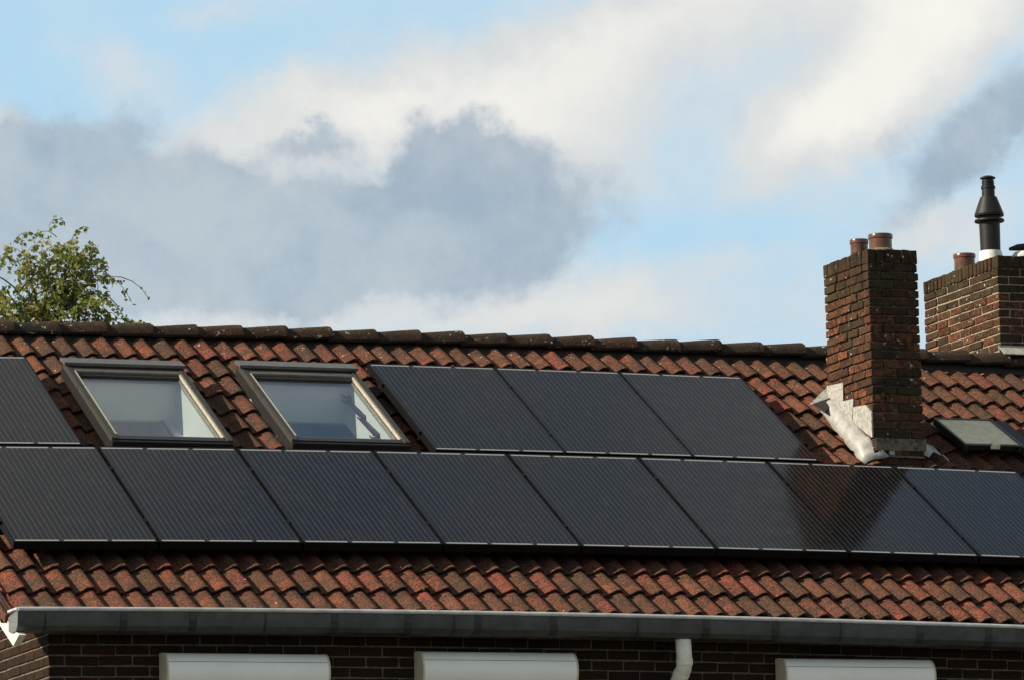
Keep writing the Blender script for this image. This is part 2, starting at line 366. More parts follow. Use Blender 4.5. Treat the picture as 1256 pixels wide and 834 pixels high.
# --- walls with bricks
def brick_mesh(L, W, H, seed, mat):
    rnd = random.Random(seed); mb = MB(); mb.box(0, L, 0, W, 0, H); me = mb.mesh('brick', mat)
    bm = bmesh.new(); bm.from_mesh(me); bmesh.ops.bevel(bm, geom=bm.edges[:], offset=.004, segments=1, affect='EDGES')
    for v in bm.verts: v.co += Vector((rnd.uniform(-1,1), rnd.uniform(-1,1), rnd.uniform(-1,1)))*(.0026 if 'chimney' in mat else .0014)
    bm.to_mesh(me); bm.free(); return me
_bc = {}
def brick(parent, pos, L, W, H, axis, mat):
    """axis 0: long side along +x, 1: long side along +y (pos is the lower near corner)"""
    k = (round(L*1000/5), round(W*1000/5), round(H*1000), mat, random.randrange(3))
    if k not in _bc: _bc[k] = brick_mesh(k[0]*.005, k[1]*.005, H, hash(k) & 0xffff, mat)
    m_ = Matrix.Translation(pos)
    if axis == 1: m_ = m_ @ Matrix.Translation((k[1]*.005, 0, 0)) @ Matrix.Rotation(R(90), 4, 'Z')
    w_ = 1 if mat == 'wall_brick' else 2.2
    j = Matrix.Translation((random.uniform(-.0015,.0015)*w_, random.uniform(-.002,.002)*w_, random.uniform(-.0005,.0005)*w_)) @ Matrix.Rotation(random.gauss(0,.004), 4, 'Y')
    return link('brick', _bc[k], parent, mat=m_ @ j)

J = .011
CH = .0667
zt = -.789 + Z0                   # a bed joint of the front wall, at x = 1.2
YW = -.5; XW = -.88
fw = MB()
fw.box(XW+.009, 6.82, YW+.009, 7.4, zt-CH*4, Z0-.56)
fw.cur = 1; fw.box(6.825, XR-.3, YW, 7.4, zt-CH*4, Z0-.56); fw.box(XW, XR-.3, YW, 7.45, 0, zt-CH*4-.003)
wall = hp(fw, 'wall', ['mortar', 'far_brick'])
gw = MB()                         # gable triangle above the eaves, and the gable below it
zr = RP(0, RY/CA, BASE).z
gw.prism([(XW+.009, -.45, Z0-.555), (XW+.009, RY, Z0-.555+3.97*math.tan(AL)), (XW+.009, 7.38, Z0-.555)], (.2, 0, 0))
gable = hp(gw, 'gable_wall', 'mortar')
for row in range(-4, 4):
    z = zt + row*CH
    x = XW if row % 2 == 0 else XW - .11
    while x < 6.65:
        L = .22-J; x0 = x
        if x < XW: x0 = XW; L -= .11
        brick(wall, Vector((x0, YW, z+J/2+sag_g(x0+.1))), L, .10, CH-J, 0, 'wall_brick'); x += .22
for row in range(-4, 9):
    z = zt + row*CH; y = YW+.10+J if row % 2 == 0 else YW
    if row % 2: y = YW + .10 + J - .0
    y += 0 if row % 2 == 0 else -.0
    first = True
    yy = y
    while yy < 1.3:
        L = .22-J
        if first and row % 2: L = .11-J
        zz = z+J/2+sag_g(XW)
        # stop under the slope of the roof
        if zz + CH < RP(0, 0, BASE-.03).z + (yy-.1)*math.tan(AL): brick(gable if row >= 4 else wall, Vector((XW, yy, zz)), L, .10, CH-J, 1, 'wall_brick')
        yy += L + J; first = False
# eaves boards, verge boards
e = MB(); e.box(XL+.05, XR, -.60, YW+.10, Z0-.60, Z0-.565); hp(e, 'soffit', 'black_board')
e = MB(); e.box(XL+.05, XR, -.625, -.602, Z0-.66, Z0-.565); hp(e, 'fascia', 'black_board')
XB = -1.16
def slopez(y, dn): return RP(0, 0, BASE).z + (y + BASE*SA*0)*math.tan(AL) - dn
b1 = MB(); zz_ = Z0-.508+(RY+.407)*math.tan(AL)
b1.prism([(XB, -.836, Z0-.707), (XB, -.702, Z0-.762), (XB, -.403, Z0-.608), (XB, RY, zz_-.10), (XB, RY, zz_), (XB, -.407, Z0-.508), (XB, -.669, Z0-.645)], (.045, 0, 0))
hp(b1, 'bargeboard', 'white_paint')
b2 = MB(); y0 = -.64
b2.prism([(XB+.012, y0, Z0-.70), (XB+.012, RY, Z0-.70+(RY-y0)*math.tan(AL)), (XB+.012, RY, Z0-.598+(RY-y0)*math.tan(AL)), (XB+.012, y0, Z0-.598)], (.03, 0, 0))
hp(b2, 'verge_board', 'brown_board')

# --- roof
rf = MB(); N = 24
def strip(x0, x1, f, n=N):
    for i in range(n):
        a, b_ = x0+(x1-x0)*i/n, x0+(x1-x0)*(i+1)/n; f(a, b_)
def front(a, b_):
    p = [RP(a, -.70, BASE-.012), RP(b_, -.70, BASE-.012), RP(b_, RY/CA-.11, BASE-.012), RP(a, RY/CA-.11, BASE-.012)]
    rf.add(p + [x+Vector((0,0,-.03)) for x in p], [(0,1,2,3),(7,6,5,4),(0,4,5,1),(2,6,7,3)])
def piece(a, b_, v0, v1):
    p = [RP(a, v0, BASE-.012), RP(b_, v0, BASE-.012), RP(b_, v1, BASE-.012), RP(a, v1, BASE-.012)]
    rf.add(p + [x+Vector((0,0,-.03)) for x in p], [(0,1,2,3),(7,6,5,4),(0,4,5,1),(2,6,7,3),(1,5,6,2),(3,7,4,0)])
VT = RY/CA-.11
for a, b_, hole in ((XL+.02,.17,0),(.17,.95,1),(.95,1.44,0),(1.44,2.22,1),(2.22,4,0),(4,6,0),(6,8,0),(8,10,0),(10,XR,0)):
    if hole: piece(a, b_, -.70, 1.75); piece(a, b_, 2.96, VT)
    else: piece(a, b_, -.70, VT)
ra = RP(0, RY/CA-.11, BASE-.012)
rf.cur = 1
rf.prism([(XL+.03, ra.y, ra.z-.06), (XR, ra.y, ra.z-.06), (XR, 7.9, Z0-.48), (XL+.03, 7.9, Z0-.48)], (0, 0, .02))
roof = hp(rf, 'roof', ['underlay', 'clay_tile'])

TW, TG, TL = .1485, .331, .375    # tile pitch across, up the slope, length
def tile_mesh(seed, nseg=14, ny=3):
    rnd = random.Random(seed); top = []; th = .013
    tab = [(0,.017),(.07,.007),(.16,.001),(.25,.0005),(.35,.005),(.45,.013),(.55,.022),(.65,.031),(.74,.0375),(.82,.0415),(.90,.043),(.97,.041),(1.03,.034),(1.08,.023),(1.11,.014)]
    nseg = len(tab)-1; xs = [a for a, b in tab]; pf = dict(tab); prof = lambda s_: pf[s_]
    cx = rnd.uniform(-.001,.001)
    rows = []
    for j in range(ny+1):
        y = TL*j/ny; k = 1-j/ny
        rows.append([Vector((s_*TW-.012+cx*k, y + (rnd.uniform(-.0025,.0025) if j == 0 else 0), prof(s_)*(.95+.05*k)+th+.030*k + rnd.uniform(-.0008,.0008))) for s_ in xs])
    mb = MB(); n = len(xs); vs = [p for r_ in rows for p in r_]; fs = [(j*n+i, j*n+i+1, (j+1)*n+i+1, (j+1)*n+i) for j in range(ny) for i in range(nseg)]
    o = len(vs)
    vs += [p + Vector((0, .002, -th*.95)) for p in rows[0]]; fs += [(i, o+i, o+i+1, i+1) for i in range(nseg)]
    o2 = len(vs); vs += [p + Vector((0, .06, -th*.95)) for p in rows[0]]; fs += [(o+i, o2+i, o2+i+1, o+i+1) for i in range(nseg)]
    # left edge
    o3 = len(vs); vs += [rows[j][0]+Vector((0,0,-th)) for j in range(ny+1)]; fs += [(j*n, (j+1)*n, o3+j+1, o3+j) for j in range(ny)]
    mb.add(vs, fs); return mb.mesh('tile', 'clay_tile', 50)
tiles = [tile_mesh(s_) for s_ in range(7)]
U0 = -.990-.88*TW+.012
rowsv = [-.775 + TG*k for k in range(14)]       # bottom edges
ncol = int((XR-U0)/TW)
LOW = (-.963, 6.748)                            # panel rows
def covered(u, v):
    """hidden below a panel or a roof window, so not worth an object of its own"""
    c = u+TW/2
    if c > 7.85: return 'out'
    if v > -.13+.02 and v < 1.30 and LOW[0]-.02 < c < LOW[1]+.05: return 'under'
    if v > 1.2 and v+TG < 3.10+.2 and v < 3.1:
        if c < -.08 or 2.50 < c < 5.10: return 'under'
        if .26 < c < .95 or 1.52 < c < 2.20: return 'under'
        if 5.95 < c < 6.22 and v > 1.9 and v < 2.7: return 'under'
        if 6.75 < c < 7.05 and 1.95 < v < 2.3: return 'under'
    if 1.2 < v < 1.5 and c < 5.0: return 'under'
    return ''
hidden = MB(); nvis = 0; far = MB()
CHX, CHY = (5.83, 6.22), (1.72, 2.48)
CHV = (1.98, 2.80)
def window_hole(c, v0, v1):
    return (.20 < c < .94 or 1.46 < c < 2.20) and v1 > 1.78 and v0 < 3.0
for k, v in enumerate(rowsv):
    for i in range(ncol):
        u = U0 + i*TW + random.gauss(0, .0012); c = covered(u, v)
        cu = u+TW/2
        if CHX[0]+.03 < cu < CHX[1]-.01 and v > CHV[0]-.15 and v+TG < CHV[1]+.05: continue
        if 5.80 < cu < 6.2 and 1.80 < v < 2.75 and v > 2.1: continue
        if window_hole(cu, v, v+TL): continue
        dv = random.gauss(0, .004) if 0 < k else random.gauss(0, .002)
        m_ = RM(u, v+dv, BASE+random.uniform(0, .004), random.gauss(0, .011), random.gauss(0, .006))
        if c:
            me = tiles[0]; tgt = hidden
            vs = [m_ @ p.co for p in me.vertices]; tgt.add(vs, [tuple(p.vertices) for p in me.polygons])
        else:
            link('tile', tiles[random.randrange(7)], roof, mat=m_); nvis += 1
print('tiles', nvis)
hm = hidden.mesh('tile', 'clay_tile'); 
for p in hm.polygons: p.use_smooth = True
ho = link('tile', hm, roof); ho.name = 'covered_tiles'; ho['kind'] = 'stuff'
# verge tiles turned down at the left edge
for k, v in enumerate(rowsv):
    mb = MB(); mb.box(-.012, .004, 0, TL, -.022, .030); me = mb.mesh('verge_tile', 'clay_tile') if k == 0 else me
    link('verge_tile', me, roof, mat=RM(XL+.035, v, BASE+.012, 0, -.05))

rm_ = random.Random(8); mo = MB(); lc = MB()
def lump(mb, p, r):
    n = 6; vs = []; 
    for j, (rr0, hh) in enumerate(((1., 0.), (.8, .45), (.35, .7))):
        for k_ in range(n):
            a = 2*math.pi*k_/n+j*.5; q0 = rr0*r*rm_.uniform(.75, 1.2); vs.append(p + Matrix.Rotation(AL, 3, 'X') @ Vector((q0*math.cos(a), q0*math.sin(a)*1.3, hh*r*rm_.uniform(.6,1.1)-.004)))
    fs = [(j*n+k_, j*n+(k_+1) % n, (j+1)*n+(k_+1) % n, (j+1)*n+k_) for j in range(2) for k_ in range(n)]+[tuple(2*n+k_ for k_ in range(n))]
    mb.add(vs, fs)
for i in range(520):
    k_ = rm_.choice((0,0,1,1,2,9,10,11,12,12,13,13,13,13)); v = rowsv[k_]+rm_.uniform(-.01,.05); c_i = rm_.randrange(ncol)
    u = U0-.012+c_i*TW; cu = u+TW/2
    if cu > 7.8 or covered(u+.012, rowsv[k_]) or window_hole(cu, rowsv[k_], rowsv[k_]+TL) or (5.6 < cu < 6.4 and 1.6 < v < 3.0): continue
    sx = rm_.choice((rm_.uniform(.05,.35), rm_.uniform(.5,1.0))); zz = BASE+.013+.030+(.0 if sx < .4 else .022+.02*min(1, (sx-.5)*2.5))
    pale = rm_.random() < (.55 if k_ > 11 else .22)
    lump(lc if pale else mo, RP(u+sx*TW, v+(0 if not pale else rm_.uniform(0,.15)), zz-.002-(.03*(v-rowsv[k_])/TG)), rm_.uniform(.004,.010) if pale else rm_.uniform(.006,.014))
link('moss_tufts', mo.mesh('moss_tufts', 'moss'), roof)['kind'] = 'stuff'
link('lichen_crusts', lc.mesh('lichen_crusts', 'lichen'), roof)['kind'] = 'stuff'

# ridge tiles: half round, the right end a little wider and lapping over the next
def ridge_mesh(seed):
    rnd = random.Random(seed); mb = MB(); n = 9; L = .375; rings = []
    for (x, s_) in ((0, .86), (.10, .90), (.20, .96), (.30, 1.03), (.35, 1.06), (L-.006, 1.06), (L, 1.0)):
        o_ = [Vector((x, -math.cos(math.pi*i/n)*.112*s_ + rnd.uniform(-.001,.001), math.sin(math.pi*i/n)**.8*.086*s_ + .004 + rnd.uniform(-.0015,.0015))) for i in range(n+1)]
        i_ = [Vector((p.x, p.y*.86, p.z-.016)) for p in reversed(o_)]
        rings.append(o_+i_)
    mb.sweep(rings); return mb.mesh('ridge_tile', 'ridge_clay', 40)
rms = [ridge_mesh(s_) for s_ in range(5)]
RP_ = .338; x = 1.645-RP_*8.95
k = 0
while x < XR-.35:
    if x > XL-.25:
        gone = 7.62 < x+.17 < 9.3
        zz = 1.872+Z0+(.0 if x > 0 else 0) - .0016*(x-3.9)**2*(1 if x < 9 else .3) + random.uniform(-.004, .004)
        m_ = Matrix.Translation((x, RY + random.uniform(-.004,.004), zz)) @ Matrix.Rotation(-.028+random.gauss(0,.006), 4, 'Y')
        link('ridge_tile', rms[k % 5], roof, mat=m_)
    x += RP_; k += 1
mb = MB()
for i in range(40):
    a = XL+(XR-XL)*i/40; b_ = XL+(XR-XL)*(i+1)/40
    mb.add([(a, RY-.085, 1.875+Z0-.0016*(a-3.9)**2-.075), (b_, RY-.085, 1.875+Z0-.0016*(b_-3.9)**2-.075), (b_, RY, 1.955+Z0-.0016*(b_-3.9)**2-.05), (a, RY, 1.955+Z0-.0016*(a-3.9)**2-.05)], [(0,1,2,3)])
link('ridge_bedding', mb.mesh('ridge_bedding', 'underlay'), roof)

# --- gutter
GY = -.85
gt = MB(); gx0, gx1 = -1.165, XR
def gprof(x):
    z = Z0-.538+sag_g(x)
    return [Vector((x, y, z+dz_)) for y, dz_ in ((GY+.004,-.004),(GY+.006,-.060),(GY+.016,-.100),(GY+.045,-.128),(GY+.13,-.135),(-.63,-.12),(-.63,-.03),(-.638,-.03),(-.638,-.11),(GY+.13,-.127),(GY+.047,-.119),(GY+.022,-.095),(GY+.013,-.060),(GY+.011,-.004))]
nn = 30; gt.sweep([gprof(gx0+(gx1-gx0)*i/nn) for i in range(nn+1)])
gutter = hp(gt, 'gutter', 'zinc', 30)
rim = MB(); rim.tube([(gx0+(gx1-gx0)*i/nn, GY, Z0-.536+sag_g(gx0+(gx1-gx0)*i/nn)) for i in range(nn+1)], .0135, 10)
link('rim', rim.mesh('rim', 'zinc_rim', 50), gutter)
ec = MB(); ec.prism([v+Vector((-.004,0,0)) for v in gprof(gx0)[:7]], (.004, 0, 0)); link('end_cap', ec.mesh('end_cap', 'zinc_cap', 30), gutter)
ec = MB(); ec.tube([(gx0-.002, GY, Z0-.536+sag_g(gx0)), (gx0-.006, GY+.05, Z0-.534+sag_g(gx0)), (gx0-.006, GY+.20, Z0-.535+sag_g(gx0))], .011, 8); link('end_rim', ec.mesh('end_rim', 'zinc_rim', 50), gutter)
sm = MB()
for i in range(6):
    pass
def seam_mesh(w):
    s_ = MB(); pr = [v - Vector((0, 0, Z0-.538+sag_g(0))) for v in gprof(0)[:5]]
    s_.sweep([[Vector((xx, v.y-.0035, v.z-.003)) for v in pr] + [Vector((xx, v.y+.001, v.z+.001)) for v in reversed(pr)] for xx in (0, w)])
    return s_.mesh('seam', 'zinc_dark')
sms = [seam_mesh(.012), seam_mesh(.045)]
for i, x in enumerate((-.998,-.515,-.068,.42,.859,1.347,1.674,1.817,2.332,2.925,3.384,3.87,4.349,4.898,5.395,5.95,6.5,7.1)):
    link('seam', sms[1 if i % 3 in (1, 2) else 0], gutter, loc=(x, 0, Z0-.538+sag_g(x)))

# --- downpipe
dp = MB(); dp.tube([(3.277,-.75,Z0-.655),(3.279,-.75,Z0-.70),(3.284,-.75,Z0-.83),(3.283,-.735,Z0-.87),(3.270,-.66,Z0-.95),(3.262,-.60,Z0-1.02),(3.26,-.575,Z0-1.08),(3.26,-.57,Z0-1.3),(3.26,-.57,.05)], .051, 18)
dpo = hp(dp, 'downpipe', 'pvc', 45)
c_ = MB(); c_.tube([(3.277,-.75,Z0-.632),(3.277,-.75,Z0-.683)], .054, 18); link('collar', c_.mesh('collar', 'pvc_collar', 45), dpo)
c_ = MB(); c_.tube([(3.2835,-.75,Z0-.805),(3.284,-.748,Z0-.845)], .0545, 18); link('socket', c_.mesh('socket', 'pvc', 45), dpo)
c_ = MB(); c_.tube([(3.279,-.713,Z0-.893),(3.275,-.69,Z0-.915)], .054, 18); link('socket', c_.mesh('socket', 'pvc', 45), dpo)

# --- roller shutter boxes over the windows
def shutter(x0, x1, z, lab):
    n = 12; H = .24; Dp = .175
    def pr(x, g_=0): 
        pts = [(YW, z-H)]
        for i in range(n+1):
            a = math.pi*i/n
            pts.append((YW-.055-(Dp-.055+g_)*math.sin(a)**.8, z-H/2-(H/2+g_)*math.cos(a)))
        pts.append((YW, z)); return [Vector((x, y, zz)) for y, zz in pts]
    s_ = MB(); s_.sweep([pr(x0+.012), pr(x1-.012)]); o = hp(s_, 'shutter_box', 'shutter_grey', 35)
    o['label'] = lab
    for a, b_ in ((x0, x0+.012), (x1-.012, x1)):
        s_ = MB(); s_.sweep([pr(a, .002), pr(b_, .002)]); link('end_cap', s_.mesh('end_cap', 'shutter_cream', 35), o)
    s_ = MB(); s_.box(x0+.02, x1-.02, YW-.118, YW-.112, z-.018, z-.012); link('lid_seam', s_.mesh('lid_seam', 'shutter_cream'), o)
    s_ = MB(); s_.box(x0+.014, x1-.014, YW-.1645, YW-.150, z-.0635, z-.061); link('groove', s_.mesh('groove', 'zinc_dark'), o)
    w = MB(); zb = z-H-1.25; w.box(x0+.03, x1-.03, YW-.012, YW+.02, zb, z-H)
    fr = hp(w, 'window', 'white_paint')
    w = MB(); w.box(x0+.10, x1-.10, YW-.018, YW-.0125, zb+.07, z-H-.07); link('pane', w.mesh('pane', 'skylight_black'), fr)
shutter(-.165, .905, Z0-.782, 'left roller shutter box, its cream end cap catching the sun')
shutter(1.525, 2.58, Z0-.757, 'middle roller shutter box, between two bare stretches of brick')
shutter(4.03, 5.105, Z0-.778, 'right roller shutter box, to the right of the downpipe')

# --- chimneys
def chimney(x0, x1, y0, y1, zb, ztop, mats, side_n, cap_h=.105, right=True, label=None, rec=.016):
    bm_, bmt, mor = mats
    core = MB(); core.box(x0+rec, x1-rec, y0+rec, y1-rec, zb, ztop-.02)
    ch = hp(core, 'chimney', mor); ch['label'] = label
    W, Dp = x1-x0, y1-y0; ch_c = .0632; n = int((ztop-cap_h-zb)/ch_c); bh = ch_c-J
    nf = max(2, round(W/.2)); bw = W/nf
    for r in range(n):
        z = ztop-cap_h-(r+1)*ch_c+J/2
        mt = bmt if r < 3 else bm_
        jx = random.uniform(-.002,.002)
        if r % 2 == 0:
            for i in range(nf): brick(ch, Vector((x0+i*bw+(J/2 if i else 0), y0, z)), bw-(J if 0 < i < nf-1 else J/2), .1, bh, 0, mt)
            ys = y0+.1+J
        else:
            for i in range(nf+1):
                a = x0 if i == 0 else x0+(i-.5)*bw+J/2; b_ = x1 if i == nf else x0+(i+.5)*bw-J/2
                if i in (0, nf) :
                    brick(ch, Vector((a, y0, z)), .205, b_-a, bh, 1, mt)
                else: brick(ch, Vector((a, y0, z)), b_-a, .1, bh, 0, mt)
            ys = y0+.205+J
        rem = y1-ys; k = max(1, round(rem/.215)); first = True
        yy = ys
        L = rem/k
        for i in range(k):
            brick(ch, Vector((x0, yy, z)), L-(J if i < k-1 else 0), .1, bh, 1, mt)
            if right: brick(ch, Vector((x1-.1, yy, z)), L-(J if i < k-1 else 0), .1, bh, 1, mt)
            yy += L
    # rowlock course on top
    z = ztop-cap_h; k = round(W/.064)
    for i in range(k):
        a = x0+W*i/k; brick(ch, Vector((a+(J/3 if i else 0), y0-.004, z+random.uniform(-.003,.003))), W/k-J/2, .1, cap_h-.008, 0, bmt)
    k = round((Dp-.11)/.064)
    for i in range(k):
        a = y0+.105+(Dp-.105)*i/k
        brick(ch, Vector((x0-.004, a, z+random.uniform(-.003,.003))), (Dp-.105)/k-J/2, .1, cap_h-.008, 1, bmt)
        if right: brick(ch, Vector((x1-.096, a, z+random.uniform(-.003,.003))), (Dp-.105)/k-J/2, .1, cap_h-.008, 1, bmt)
    # mortar flaunching
    cp = MB(); nx, ny = 10, 14; vs = []
    for j in range(ny+1):
        for i in range(nx+1):
            sx, sy = i/nx, j/ny; e_ = min(sx, 1-sx, .25)/.25; f_ = min(sy, 1-sy, .2)/.2
            vs.append((x0+.004+(W-.008)*sx, y0+.004+(Dp-.008)*sy, ztop-.012+.026*min(e_, f_)**.6+random.uniform(-.004,.004)))
    fs = [(j*(nx+1)+i, j*(nx+1)+i+1, (j+1)*(nx+1)+i+1, (j+1)*(nx+1)+i) for j in range(ny) for i in range(nx)]
    cp.add(vs, fs); link('flaunching', cp.mesh('flaunching', 'cap_mortar', 60), ch)
    return ch
c1h = chimney(5.83, 6.222, 1.72, 2.48, Z0+.80, Z0+2.385, ('chimney_brick', 'chimney_brick_mossy', 'mortar_dark'), 3, label='slender weathered brick chimney standing low on the roof slope with white lead at its foot')
def pot(par, x, y, z0, z1, r, lab=None):
    p_ = MB(); H = z1-z0; p_.lathe((x, y, z0), [(r*.93,0),(r*.93,H-.035),(r*1.0,H-.03),(r*1.02,H-.006),(r*.98,H),(r*.84,H),(r*.82,H-.1),(r*.80,.01)], 28)
    o = link('chimney_pot', p_.mesh('chimney_pot', 'glazed_pot', 40), par)
    p_ = MB(); p_.lathe((x, y, z0-.01), [(r*1.25,0),(r*1.2,.03),(r*.95,.045)], 20); link('mortar_bed', p_.mesh('mortar_bed', 'cap_mortar', 40), o)
pot(c1h, 5.99, 2.2, Z0+2.38, Z0+2.528, .068)
pot(c1h, 6.03, 1.92, Z0+2.38, Z0+2.520, .088)
c2h = chimney(7.74, 9.30, 3.5, 4.80, Z0+1.55, Z0+2.706, ('chimney_brick', 'chimney_brick_mossy', 'mortar_light'), 5, rec=.009, label='broad brick chimney behind the ridge carrying a black flue terminal')
pot(c2h, 7.932, 4.45, Z0+2.70, Z0+2.87, .087)
pot(c2h, 8.55, 4.35, Z0+2.70, Z0+2.87, .087)
fl = MB(); fx_, fy_, fz = 7.888, 3.9, Z0
fl.lathe((fx_, fy_, fz), [(.077,2.79),(.080,3.0),(.081,3.075),(.060,3.076),(.058,3.205),(.0,3.205)][:5], 28)
flue = link('flue_pipe', fl.mesh('flue_pipe', 'black_plastic', 35), c2h)
f = MB(); f.lathe((fx_, fy_, fz), [(.114,3.084),(.112,3.072),(.082,3.072),(.080,3.09),(.060,3.20),(.063,3.222),(.072,3.20),(.114,3.086)], 28); link('cone', f.mesh('cone', 'black_plastic', 35), flue)
f = MB(); f.lathe((fx_, fy_, fz), [(.080,3.026),(.114,3.028),(.116,3.036),(.112,3.046),(.080,3.047)], 28); link('collar_ring', f.mesh('collar_ring', 'black_plastic', 35), flue)
f = MB(); f.lathe((fx_, fy_, fz), [(.050,3.20),(.050,3.285),(.056,3.288),(.056,3.305),(.045,3.307),(.043,3.36)], 24); link('stack', f.mesh('stack', 'black_plastic', 35), flue)
for zz in (3.315, 3.330, 3.345):
    f = MB(); f.lathe((fx_, fy_, fz), [(.040,zz-.004),(.049,zz-.003),(.049,zz+.003),(.040,zz+.004)], 20); link('louvre', f.mesh('louvre', 'black_plastic', 35), flue)
f = MB(); f.lathe((fx_, fy_, fz), [(.010,3.355),(.060,3.366),(.060,3.374),(.035,3.386),(.004,3.389)], 24); link('cap', f.mesh('cap', 'black_plastic', 35), flue)
f = MB(); f.lathe((fx_, fy_, fz), [(.092,2.715),(.090,2.775),(.083,2.80),(.078,2.80)], 24); link('flue_collar', f.mesh('flue_collar', 'white_collar', 35), flue)
f = MB(); f.tube([(8.03,3.86,fz+2.815),(8.10,3.86,fz+2.83),(8.22,3.86,fz+2.845),(8.30,3.86,fz+2.875),(8.50,3.86,fz+2.91)], [.012,.026,.028,.04,.045], 14); link('cowl', f.mesh('cowl', 'black_plastic', 50), c2h)
f = MB(); f.lathe((8.15,3.86,fz), [(.095,2.70),(.093,2.77),(.07,2.795),(.02,2.80)], 24); link('cowl_collar', f.mesh('cowl_collar', 'white_collar', 35), c2h)
# lead tray at the foot of the broad chimney
f = MB(); f.prism([(7.725,3.485,Z0+1.99),(9.32,3.485,Z0+1.99),(9.32,3.40,Z0+1.925),(7.725,3.40,Z0+1.93)], (0, .002, -.006))
f.prism([(7.725,3.489,Z0+1.94),(9.32,3.489,Z0+1.94),(9.32,3.489,Z0+2.005),(7.725,3.489,Z0+2.005)], (0,.008,0)); link('lead_flashing', f.mesh('lead_flashing', 'lead_pale'), c2h)

# --- lead work of the slender chimney
X_ = 5.826
def leadpiece(name, yz, t_=.004):
    f = MB(); f.prism([(X_, y, z+Z0) for y, z in yz], (-t_, 0, 0)); return link(name, f.mesh(name, 'lead_pale'), c1h)
leadpiece('lead_step', [(2.478,1.498),(2.195,1.482),(2.209,1.324),(2.239,1.275),(2.486,1.40)], .004)
leadpiece('lead_step', [(2.203,1.348),(2.02,1.340),(2.053,1.185),(2.218,1.272)], .008)
leadpiece('lead_step', [(2.016,1.280),(1.809,1.266),(1.715,1.20),(1.715,1.02),(1.811,1.06),(2.033,1.180)], .012)
f = MB(); rng = random.Random(5); n = 16; rings = []
for i in range(n+1):
    s_ = i/n; v = 2.74-(2.74-1.93)*s_; w = 1+.05*math.sin(i*1.9)+rng.uniform(-.04,.04)
    flare = max(0, s_-.86)/.14
    hh = -.045 - .045*s_ + .01*rng.uniform(-1,1) - .03*flare
    ring = []
    for k, (du, dh) in enumerate(((.085,.080),(.068,.062),(.050,.058*w),(.030,.048*w),(.008,.024),(-.004-.008*w,-.035))):
        ring.append(RP(5.745+du*(1+flare*.9)+.02*flare, v-.03*flare*abs(du)*10, hh+dh-.035*flare))
    rings.append(ring)
f.sweep(rings, closed_ring=False, caps=False)
me = f.mesh('lead_valley', 'lead', 60); so = link('lead_valley', me, c1h); md = so.modifiers.new('thickness', 'SOLIDIFY'); md.thickness = .004
f = MB(); f.prism([RP(5.66,2.74,-.03), RP(5.70,2.60,-.03), RP(5.80,2.70,0), RP(5.815,2.80,.0)], (0,0,.01)); link('flashing_clip', f.mesh('flashing_clip', 'rubber'), c1h)
f = MB(); f.prism([RP(5.655,2.775,-.04), RP(5.83,2.80,.0), RP(5.835,2.93,.03), RP(5.80,2.90,.02)], (0,.004,.003)); link('lead_corner', f.mesh('lead_corner', 'lead_pale'), c1h)
# front apron and its right ear
f = MB(); f.prism([(5.84,1.716,Z0+1.02),(6.235,1.716,Z0+1.015),(6.235,1.716,Z0+.93),(5.84,1.716,Z0+.93)], (0,-.006,0)); f.prism([RP(5.86,2.06,-.075),RP(6.22,2.06,-.075),RP(6.22,1.93,-.075),RP(5.86,1.93,-.075)], (0,0,-.006)); link('apron', f.mesh('apron', 'mortar_dark'), c1h)
f = MB(); f.add([RP(6.235,2.30,-.02), RP(6.27,2.16,-.04), RP(6.38,2.16,-.075), RP(6.40,2.01,-.09), RP(6.32,2.02,-.06), RP(6.27,1.97,-.085), RP(6.215,2.0,-.07), RP(6.225,2.14,-.02)], [(0,1,7),(1,4,5,7),(1,2,3,4),(5,6,7)])
so = link('lead_ear', f.mesh('lead_ear', 'lead', 30), c1h); md = so.modifiers.new('thickness', 'SOLIDIFY'); md.thickness = .004
f = MB(); f.tube([RP(6.40,2.02,-.085), RP(6.42,1.96,-.10)], .006, 6); link('lead_drip', f.mesh('lead_drip', 'lead_pale'), c1h)
f = MB(); f.prism([RP(5.955,2.03,-.06),RP(6.0,2.01,-.06),RP(5.985,1.94,-.07),RP(5.95,1.95,-.07)], (0,0,.03)); link('mortar_lump', f.mesh('mortar_lump', 'lead_pale'), c1h)

